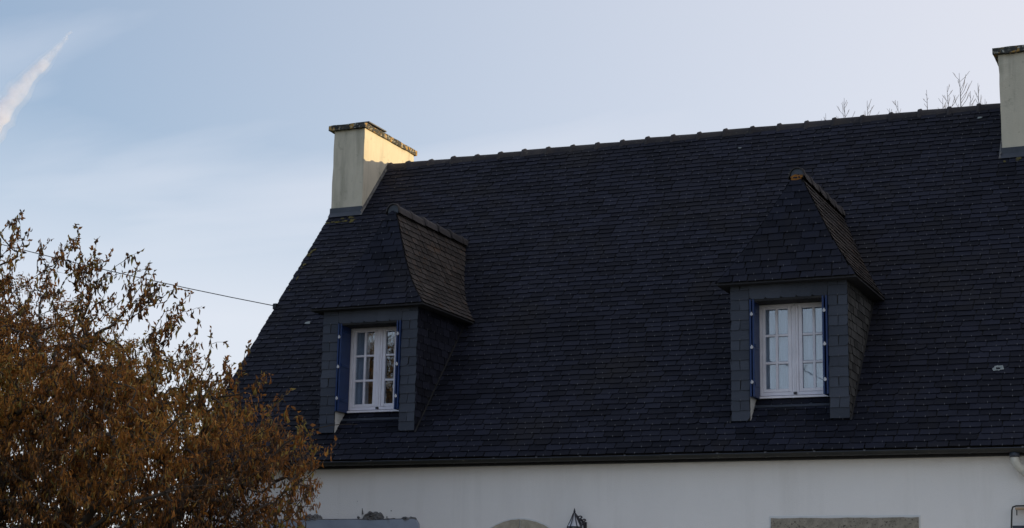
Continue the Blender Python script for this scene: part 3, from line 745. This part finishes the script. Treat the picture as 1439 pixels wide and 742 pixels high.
# ------------------------------------------------------------------ wall lantern
lan = tag(empty('wall_lantern', (-3.87, -.22, 2.74)), 'black wrought iron lantern with pointed finial, on the white wall beside the stone arch', 'lantern')
LM = Matrix.Translation(lan.location)
def LP(mb, name, m, smooth=False):
    o = mb.build(name, m, lan, smooth); o.matrix_parent_inverse = LM.inverted(); return o
lx, ly = -3.798, -.20
q = MB(); q.tube([(lx, ly, 2.895), (lx, ly, 2.908), (lx, ly, 2.926), (lx, ly, 2.958)], [.005, .015, .012, .001], 8); LP(q, 'finial', M['iron'], True)
q = MB(); q.tube([(lx, ly, 2.733), (lx, ly, 2.742), (lx, ly, 2.79), (lx, ly, 2.85), (lx, ly, 2.90)], [.088, .082, .052, .024, .010], 6)
LP(q, 'lantern_roof', M['hinge'])
q = MB(); q.tube([(lx, ly, 2.722), (lx, ly, 2.735)], [.096, .096], 6)
for k in range(6):
    a = math.pi/3*k+.3; q.tube([(lx+.082*math.cos(a), ly+.082*math.sin(a), 2.735), (lx+.054*math.cos(a), ly+.054*math.sin(a), 2.79), (lx+.011*math.cos(a), ly+.011*math.sin(a), 2.90)], .0065, 5)
    q.tube([(lx+.086*math.cos(a), ly+.086*math.sin(a), 2.725), (lx+.06*math.cos(a), ly+.06*math.sin(a), 2.50)], .006, 5)
LP(q, 'lantern_frame', M['iron'])
q = MB(); q.tube([(lx, ly, 2.50), (lx, ly, 2.72)], [.052, .078], 6); LP(q, 'lantern_glass', M['glass'])
q = MB()
q.tube([(lx+.008, ly, 2.89), (lx+.022, ly+.03, 2.855), (lx+.036, ly+.06, 2.81), (lx+.045, ly+.09, 2.76), (lx+.05, ly+.10, 2.68)], [.010, .017, .018, .016, .012], 7)
q.tube([(lx+.03, ly+.03, 2.83), (lx+.05, ly+.09, 2.825), (lx+.06, ly+.15, 2.79), (lx+.065, ly+.18, 2.72), (lx+.065, ly+.185, 2.58)], [.010, .014, .013, .013, .011], 7)
for (cx_, cy_, cz_, r_) in ((lx+.045, ly+.07, 2.845, .024), (lx+.065, ly+.15, 2.815, .020), (lx+.05, ly+.12, 2.77, .018)):
    q.tube([(cx_+r_*(1-.07*k)*math.cos(k*.7), cy_+.6*r_*math.cos(k*.7), cz_+r_*(1-.07*k)*math.sin(k*.7)) for k in range(11)], .008, 6)
q.cham(lx+.05, lx+.085, -.018, .004, 2.52, 2.80, .004)
LP(q, 'bracket', M['iron'])

# frame at the right edge
fr = tag(empty('wall_frame', (1.6, -.1, 2.3)), 'thin dark metal frame with pale wooden inner edge on the white wall at the far right', 'frame')
FM = Matrix.Translation(fr.location)
def FP(mb, name, m, smooth=False):
    o = mb.build(name, m, fr, smooth); o.matrix_parent_inverse = FM.inverted(); return o
q = MB(); q.tube([(1.285, -.1, 2.10), (1.288, -.1, 2.70), (1.300, -.1, 2.90), (1.312, -.1, 2.935), (1.345, -.1, 2.947), (1.86, -.1, 2.952), (1.90, -.1, 2.93), (1.91, -.1, 2.10)], .009, 7)
FP(q, 'metal_frame', M['zinc'], True)
q = MB(); q.cham(1.335, 1.87, -.112, -.03, 2.905, 2.932, .003); FP(q, 'wooden_rail', M['wood'])
q = MB(); q.tube([(1.352, -.1, 2.905), (1.350, -.1, 2.845)], .007, 6); FP(q, 'pin', M['zinc'])
q = MB(); q.cham(1.30, 1.90, -.105, -.06, 2.15, 2.735, .004); FP(q, 'lower_panel', M['lead'])
q = MB(); q.cham(1.31, 1.33, -.09, .01, 2.30, 2.32, .003); q.cham(1.86, 1.88, -.09, .01, 2.30, 2.32, .003); FP(q, 'fixing', M['zinc'])

# ------------------------------------------------------------------ overhead cables and poles
def utility_pole(loc, h, label):
    p = tag(empty('utility_pole', loc), label, 'pole', 'wooden utility poles')
    q = MB(); q.tube([(0, 0, 0), (0, 0, h)], [.13, .09], 10); q.build('shaft', M['pole'], p, True)
    q = MB(); q.cham(-.5, .5, -.05, .05, h-.35, h-.25, .01); q.build('crossbar', M['pole'], p)
    for x in (-.4, .4):
        q = MB(); q.tube([(x, 0, h-.25), (x, 0, h-.15)], [.03, .02], 8); q.build('insulator', M['white'], p, True)
A_ = Vector((-9.52, 1.93, 6.14)); D_ = Vector((-26, -.9, 11.4))
q = MB(); pts = []
for k in range(25):
    t = k/24; P = A_.lerp(D_, t); P.z -= 4*.45*t*(1-t); pts.append(P)
q.tube(pts, .0065, 6); q.cham(-9.53, -9.46, 1.88, 1.98, 6.08, 6.17, .008)
tag(q.build('overhead_cable', M['cable'], None, True), 'thin black cable sloping up from the left edge of the slate roof', 'cable')
utility_pole((-26, -.9, 0), 11.6, 'wooden pole out to the left carrying the cable of the house')
utility_pole((-8.7, -13.2, 0), 8.2, 'wooden pole behind the photographer, nearer to the house')
utility_pole((-4.3, -33.4, 0), 8.2, 'wooden pole behind the photographer, farther from the house')
q = MB(); q.tube([Vector((-8.7, -13.2, 8.1)).lerp(Vector((-4.3, -33.4, 8.1)), k/12)+Vector((0, 0, -.1*math.sin(math.pi*k/12))) for k in range(13)], .022, 6)
tag(q.build('overhead_cable', M['cable'], None, True), 'cable mirrored in the lower panes of the right dormer window', 'cable')

# ------------------------------------------------------------------ bare trees
def bare_spray(mb, base, tip, side, rv, r0_=.016, nside=11, spread=.6, n=10):
    base, tip = Vector(base), Vector(tip); d = tip-base; pts = []; L_ = d.length
    for k in range(n+1):
        t = k/n; pts.append(base.lerp(tip, t)+Vector((math.sin(t*3+rv.random())*.03*L_*.3, rv.uniform(-.01, .01)*L_, 0)))
    pts[-1] = tip
    mb.tube(pts, [r0_*(1-.8*k/n) for k in range(n+1)], 5)
    for k in range(nside):
        t = .25+.68*(k+rv.random()*.6)/nside; P = base.lerp(tip, t); a = rv.uniform(0, 6.28); sg = rv.choice((-1, 1))
        ln = side*(1.3-t)*rv.uniform(.6, 1.4)
        q = P+Vector((sg*spread*ln*rv.uniform(.1, 1.2), math.sin(a)*.3*ln, ln*.85))
        m_ = P.lerp(q, .5)+Vector((sg*.04*ln, 0, -.03*ln))
        mb.tube([P, m_, q], [r0_*.45*(1-t*.5), r0_*.3, .004], 4)
        if rv.random() < .6:
            q2 = m_+Vector((sg*.12*ln, 0, .35*ln)); mb.tube([m_, q2], [r0_*.22, .003], 3)
def bare_tree(loc, h, sprays, label, seed, r=.16, group=None, extra=0):
    rv = random.Random(seed); t_ = tag(empty('bare_tree', loc), label, 'tree', group); L0 = Vector(loc)
    q = MB(); tr = [Vector((.05*math.sin(k), 0, h*k/8)) for k in range(9)]; q.tube(tr, [r*(1-.085*k) for k in range(9)], 9); q.build('trunk', M['grey_bark'], t_, True)
    br = MB()
    for (x, y, z, s_) in sprays:
        tip = Vector((x, y, z-.06))-L0; zb_ = max(h*.55, tip.z-4); a = Vector((0, 0, zb_*.75)); m_ = Vector((tip.x*.75, tip.y*.75, (zb_*.75+tip.z-1.3)/2)); b_ = Vector((tip.x, tip.y, tip.z-1.3))
        br.tube([a, m_, b_], [.07, .04, .02], 6)
        bare_spray(br, b_, tip, s_, rv)
    for k in range(extra):
        an = rv.uniform(0, 6.28); rr_ = rv.uniform(.5, 2.2); tip = Vector((math.cos(an)*rr_, math.sin(an)*rr_, h*rv.uniform(.6, 1.15)))
        a = Vector((0, 0, tip.z*rv.uniform(.3, .6))); m_ = a.lerp(tip, .5)+Vector((0, 0, -.15)); br.tube([a, m_, tip], [.06, .035, .012], 5)
        for _ in range(3): bare_spray(br, m_.lerp(tip, rv.uniform(0, .6)), m_+(tip-m_)*rv.uniform(.7, 1.3)+Vector((rv.uniform(-.6, .6), rv.uniform(-.4, .4), rv.uniform(0, .7))), .6, rv, .022, 7, .6)
    br.build('branches', M['grey_bark'], t_); return t_
GRP = None
bare_tree((-3.8, 16, 0), 9, [(-4.62, 16.1, 12.64, .25), (-4.45, 15.8, 12.66, .25), (-4.08, 16, 13.03, .42), (-3.62, 16.2, 12.98, .40)], 'bare tree behind the ridge, its small twigs left of the others', 3)
bare_tree((-2.8, 16.4, 0), 9, [(-2.98, 16.3, 12.93, .45), (-3.12, 16.1, 12.72, .3), (-2.72, 16.4, 12.66, .22)], 'bare tree behind the ridge, a single forked spray of twigs between its neighbours', 8)
bare_tree((-1.7, 16, 0), 9, [(-2.30, 16, 13.02, .18), (-2.0, 16.2, 12.86, .35), (-1.86, 16, 13.05, .4), (-1.60, 16, 13.32, .45), (-1.40, 16.1, 12.9, .35), (-1.22, 16, 13.05, .34), (-1.1, 16.1, 12.72, .2)], 'bare tree behind the ridge with the tallest twigs, nearest the right chimney', 5)
bare_tree((-15.0, -14.2, 0), 7.4, [], 'bare tree across the garden, mirrored in the panes of the left dormer', 12, extra=60)

# ------------------------------------------------------------------ the autumn shrub at the left
def build_shrub():
    rv = np.random.default_rng(11); Y0, DY = -4.5, 1.75
    poly = np.array([(-5.5, .9), (-5.42, 2.48), (-5.32, 2.77), (-5.18, 2.91), (-5.24, 3.06), (-5.10, 3.2), (-5.02, 3.42), (-5.1, 3.55), (-5.36, 3.64), (-5.55, 3.82), (-5.9, 3.84), (-6.08, 4.1), (-6.22, 4.45), (-6.62, 4.72),
        (-6.95, 4.85), (-7.02, 5.12), (-7.25, 5.22), (-7.5, 5.05), (-7.9, 5.2), (-8.0, 5.42), (-8.5, 5.45), (-8.9, 5.7), (-9.05, 6.1), (-9.5, 6.25), (-10.6, 5.6), (-11.6, 4.6), (-12.0, 3), (-11.8, 1.5), (-9, .8)])
    poly[:, 1] -= np.clip((poly[:, 1]-3.7)*.16, 0, .26)
    ctr = np.array([-8.4, 2.6])
    def inside(P, pg):
        x, z = P[:, 0], P[:, 1]; c = np.zeros(len(P), bool); n = len(pg)
        for i in range(n):
            x1, z1 = pg[i]; x2, z2 = pg[(i+1) % n]
            k = ((z1 > z) != (z2 > z)) & (x < (x2-x1)*(z-z1)/(z2-z1+1e-12)+x1); c ^= k
        return c
    def bdist(P, pg):
        d = np.full(len(P), 9.)
        for i in range(len(pg)):
            a, b = pg[i], pg[(i+1) % len(pg)]; ab = b-a; t = np.clip(((P-a)@ab)/(ab@ab), 0, 1); q = a+t[:, None]*ab
            d = np.minimum(d, np.hypot(*(P-q).T))
        return d
    P = rv.uniform((-11.8, -DY, .9), (-4.85, DY, 6.2), (80000, 3))
    sc = np.sqrt(np.clip(1-(P[:, 1]/DY)**2, .05, 1))*.25+.75; sc = np.where(np.abs(P[:, 1]) > DY*.95, .9, sc)
    Q = ctr+(P[:, [0, 2]]-ctr)/sc[:, None]
    ok = inside(Q, poly); P, Q = P[ok], Q[ok]; bd = bdist(Q, poly)
    lowdense = np.where(P[:, 0] > -6.4, .35, np.where(P[:, 2] > 4.0, .62, .40))
    pr = np.clip(bd/lowdense, .12, 1)**1.1
    keep = rv.random(len(P)) < pr; P, bd = P[keep], bd[keep]
    P = P[:9500]; bd = bd[:9500]; P[:, 1] += Y0
    # stems
    nodes = []; par = []
    stems = [((-8.9, Y0, 0), (-7.2, Y0+.1, 3.4)), ((-9.0, Y0+.1, 0), (-9.0, Y0-.2, 4.2)), ((-8.8, Y0-.1, 0), (-6.0, Y0-.2, 3.0)), ((-9.1, Y0, 0), (-10.4, Y0+.2, 3.6)), ((-8.9, Y0+.2, 0), (-8.0, Y0+.7, 4.2)), ((-8.9, Y0-.2, 0), (-8.1, Y0-.8, 3.6)),
             ((-8.6, Y0-.3, .5), (-6.1, Y0-.9, 2.2)), ((-8.3, Y0-.6, 1.0), (-5.15, Y0-1.5, 3.7)), ((-8.0, Y0-.8, 1.2), (-4.55, Y0-1.5, 3.2)), ((-7.6, Y0-.9, 1.9), (-4.8, Y0-1.5, 2.80))]
    for a, b in stems:
        a, b = np.array(a), np.array(b); pv = -1
        for k in range(9):
            t = k/8; q = a+(b-a)*t; q[2] += .3*math.sin(math.pi*t)*(1 if abs(b[0]-a[0]) > 1 else .2); q[:2] += rv.normal(0, .03, 2)
            nodes.append(q); par.append(pv); pv = len(nodes)-1
    ns = len(nodes); NP = np.zeros((ns+len(P)*2+10, 3)); NP[:ns] = nodes; cnt = ns
    order = np.argsort(np.min(np.linalg.norm(P[:, None, :]-NP[None, :ns], axis=2), axis=1)); leafnodes = []
    for i in order:
        p = P[i]; dv = NP[:cnt]-p; d = np.linalg.norm(dv, axis=1)+.35*np.maximum(dv[:, 2], 0)   # prefer parents below
        k = int(np.argmin(d)); L_ = d[k]
        m = (p+NP[k])/2+rv.normal(0, .05*min(L_, .6), 3); m[2] += .05*L_
        NP[cnt] = m; par.append(k); NP[cnt+1] = p; par.append(cnt); leafnodes.append((cnt+1, bd[i])); cnt += 2
    tips = [(-9.22, 6.14), (-9.1, 6.0), (-8.95, 5.88), (-8.2, 5.70), (-7.86, 5.75), (-7.80, 5.55), (-7.14, 5.44), (-6.90, 5.30), (-7.16, 5.30), (-6.54, 4.84), (-6.13, 4.55), (-6.02, 4.46),
            (-5.63, 4.10), (-5.40, 3.94), (-6.30, 4.22), (-8.55, 5.62), (-7.5, 5.35), (-9.6, 6.3), (-7.0, 5.1), (-8.35, 5.5), (-5.95, 4.2), (-6.7, 5.0), (-7.65, 5.45), (-5.1, 3.60), (-5.05, 3.62),
            (-5.1, 3.20), (-5.3, 2.70), (-8.75, 5.7), (-8.05, 5.58), (-6.45, 4.68), (-5.2, 2.9), (-5.35, 2.55), (-5.8, 4.0), (-9.35, 6.1)]
    tips += [(a+rv.normal(0, .16), b-.12-abs(rv.normal(.18, .14))) for a, b in tips+tips]
    sprig = []; N2 = np.zeros((cnt+len(tips)*24, 3)); N2[:cnt] = NP[:cnt]; NP = N2
    for (x, z) in tips:
        tp = np.array([x, Y0+rv.uniform(-.35, .35), z]); ln = rv.uniform(.4, .8)
        bp = tp-np.array([ln*rv.uniform(-.1, .9), 0, ln*rv.uniform(.45, .9)])
        k = int(np.argmin(np.linalg.norm(NP[:cnt]-bp, axis=1))); pv = k; b0 = NP[k].copy(); w1, w2 = rv.uniform(.02, .06), rv.uniform(0, 6); arch = rv.uniform(-.02, .13)*np.linalg.norm(tp-b0)
        chain = []
        for q in range(1, 11):
            t_ = q/10; pt = b0+(tp-b0)*t_; pt[2] += arch*math.sin(math.pi*t_); pt[0] += w1*math.sin(5*t_+w2); pt += rv.normal(0, .007, 3)
            NP[cnt] = pt; par.append(pv); pv = cnt; chain.append(cnt); sprig.append((cnt, t_)); cnt += 1
        for _ in range(rv.integers(1, 3)):        # side twiglets
            k = chain[rv.integers(2, 8)]; d_ = np.array([rv.uniform(-.6, 1), rv.normal(0, .4), rv.uniform(-.5, .9)]); d_ *= rv.uniform(.12, .26)/np.linalg.norm(d_); pv = k
            for q in range(1, 4):
                NP[cnt] = NP[k]+d_*q/3+np.array([0, 0, .03*math.sin(q)]); par.append(pv); pv = cnt; sprig.append((cnt, q/3.2)); cnt += 1
    tp = np.array([-4.42, Y0, 3.50]); b0 = NP[(k := int(np.argmin(np.linalg.norm(NP[:cnt]-np.array([-5.3, Y0, 3.42]), axis=1))))].copy(); pv = k
    for q in range(1, 9):                         # one bare twig reaching past the dormer foot
        NP[cnt] = b0+(tp-b0)*q/8+np.array([0, 0, .07*math.sin(math.pi*q/8)]); par.append(pv); pv = cnt; cnt += 1
    kids = np.ones(cnt)
    for i in range(cnt-1, -1, -1):
        if par[i] >= 0: kids[par[i]] += kids[i]
    rad = .0024*kids**.46
    sp = set(i for i, _ in sprig)
    for i in sp: rad[i] = min(rad[i]*.62, .006)
    t = tag(empty('shrub', (-8.9, Y0, 0)), 'large autumn shrub with rust brown leaves and hanging dry pods in front of the house', 'shrub')
    TM = Matrix.Translation(t.location).inverted()
    tr, br = MB(), MB()
    for i in range(cnt):
        if par[i] < 0: continue
        a, b = NP[par[i]], NP[i]; r1, r2 = min(rad[par[i]], rad[i]*1.6), rad[i]
        (tr if i < ns else br).tube([a, b], [r1, r2], 7 if i < ns else (5 if r2 > .006 else 3), cap=False)
    for mb, nm in ((tr, 'trunk'), (br, 'branches')):
        o = mb.build(nm, M['bark'], t, True); o.matrix_parent_inverse = TM
    # sprigs that stand clear of the crown and droop at the tips
    C, D, Lw, Wd, TI = [], [], [], [], []
    def leaf(p, d, l, w, ti): C.append(p); D.append(d); Lw.append(l); Wd.append(w); TI.append(ti)
    def hue(q): return .5+.5*math.sin(q[0]*2.3+1.3*math.sin(q[2]*2.9)+q[1]*1.7)
    for (i, b_) in leafnodes:
        a, p = NP[par[i]], NP[i]; hh = hue(p); top = p[2] > 4.2 or b_ < .25
        nL = rv.integers(19, 30) if b_ > .2 else rv.integers(6, 11)
        for k in range(nL):
            s_ = rv.random(); q = a+(p-a)*s_+rv.normal(0, .03, 3)
            hang = rv.random() < (.50 if top else .80)
            if hang:
                d = np.array([rv.normal(0, .28), rv.normal(0, .28), -1.]); l = rv.uniform(.03, .09); w_ = l*rv.uniform(.06, .14)
            else:
                d = rv.normal(0, 1, 3); d[2] = abs(d[2])*.4-.2; l = rv.uniform(.020, .050); w_ = l*rv.uniform(.20, .36)
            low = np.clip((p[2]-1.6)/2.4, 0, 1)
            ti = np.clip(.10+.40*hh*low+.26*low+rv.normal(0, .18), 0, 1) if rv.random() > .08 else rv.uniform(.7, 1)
            leaf(q, d/np.linalg.norm(d), l, w_, ti)
    for (i, t_) in sprig:
        a, p = NP[par[i]], NP[i]; ax_ = (p-a)/(np.linalg.norm(p-a)+1e-9)
        for k in range(rv.integers(1, 4) if t_ < .9 else 4):
            sg = rv.choice([-1, 1]); d = ax_*.7+np.array([sg*rv.uniform(.2, .9), rv.normal(0, .5), rv.uniform(-.3, .8)])
            if rv.random() < .35: d = np.array([rv.normal(0, .2), rv.normal(0, .2), -1]); l = rv.uniform(.06, .11); w_ = l*.13
            else: l = rv.uniform(.035, .065); w_ = l*rv.uniform(.24, .34)
            leaf(a+(p-a)*rv.random(), d/np.linalg.norm(d), l, w_, float(np.clip(rv.choice([.12, .3, .45, .85])+rv.normal(0, .05), 0, 1)))
    n = len(C); C = np.array(C); D = np.array(D); Lw = np.array(Lw)[:, None]; Wd = np.array(Wd)[:, None]
    sdv = np.cross(D, rv.normal(0, 1, (n, 3))); sdv /= np.linalg.norm(sdv, axis=1)[:, None]; nn_ = np.cross(D, sdv)
    V = np.stack([C, C+D*Lw*.4+sdv*Wd+nn_*Wd*.5, C+D*Lw*.85+nn_*Lw*.12*rv.normal(0, 1, (n, 1)), C+D*Lw*.45-sdv*Wd+nn_*Wd*.5, C+D*Lw*1.05+nn_*Lw*.3*rv.normal(0, 1, (n, 1))], 1).reshape(-1, 3)
    me = bpy.data.meshes.new('foliage'); me.vertices.add(n*5); me.vertices.foreach_set('co', V.ravel())
    base = np.arange(n)[:, None]*5; T = np.concatenate([base+[0, 1, 2], base+[0, 2, 3], base+[1, 4, 2], base+[2, 4, 3]], 1).ravel()
    me.loops.add(len(T)); me.loops.foreach_set('vertex_index', T); me.polygons.add(len(T)//3)
    me.polygons.foreach_set('loop_start', np.arange(0, len(T), 3)); me.polygons.foreach_set('loop_total', np.full(len(T)//3, 3))
    at = me.attributes.new('tint', 'FLOAT', 'POINT'); at.data.foreach_set('value', np.repeat(np.array(TI), 5).astype(np.float32))
    me.materials.append(M['leaf']); me.update(); me.validate()
    o = link('foliage', me, t); o.matrix_parent_inverse = TM; tag(o, kind='stuff'); print('leaves', n)
build_shrub()

# ------------------------------------------------------------------ vapour trail high in the sky
def trail():
    def dirp(x, y):
        v_ = fw+rt*((x-719.5)/F_PX)-up*((y-371)/F_PX); return v_.normalized()
    rv = random.Random(2); pts = []; D0 = 3000
    ctl = [(100, 44), (88, 58), (70, 80), (48, 102), (28, 126), (8, 152), (-14, 176), (-45, 205), (-90, 245)]
    rad = [2, 5, 9, 13, 17, 21, 24, 26, 20]
    P = []; Rd = []
    for i in range(len(ctl)-1):
        for k in range(3):
            t = k/3; x = ctl[i][0]*(1-t)+ctl[i+1][0]*t; y = ctl[i][1]*(1-t)+ctl[i+1][1]*t
            P.append(CAM+dirp(x+rv.uniform(-1.5, 1.5), y)*D0); Rd.append((rad[i]*(1-t)+rad[i+1]*t)*rv.uniform(.9, 1.15))
    root = tag(empty('vapour_trail', P[8]), 'short white vapour trail widening towards the left edge of the blue sky', 'vapour trail')
    for nm, k_, den, lo_ in (('trail_veil', 1.25, .010, .22), ('trail_core', .78, .06, .30)):
        mb = MB(); mb.tube(P, [q*k_ for q in Rd], 16)
        m = bpy.data.materials.new(nm); m.use_nodes = True; N = m.node_tree.nodes; L = m.node_tree.links; N.remove(N['Principled BSDF'])
        pv = N.new('ShaderNodeVolumePrincipled'); pv.inputs['Color'].default_value = (.88, .90, 1, 1)
        geo = N.new('ShaderNodeNewGeometry'); ns = N.new('ShaderNodeTexNoise'); ns.inputs['Scale'].default_value = .045; ns.inputs['Detail'].default_value = 4
        L.new(geo.outputs['Position'], ns.inputs['Vector']); mr_ = N.new('ShaderNodeMapRange'); L.new(ns.outputs[0], mr_.inputs[0])
        for i_, v_ in enumerate((lo_, .66, 0, den)): mr_.inputs[i_+1].default_value = v_
        L.new(mr_.outputs[0], pv.inputs['Density']); L.new(pv.outputs[0], N['Material Output'].inputs['Volume'])
        o = mb.build(nm, m, root, True); o.matrix_parent_inverse = Matrix.Translation(root.location).inverted()
trail()
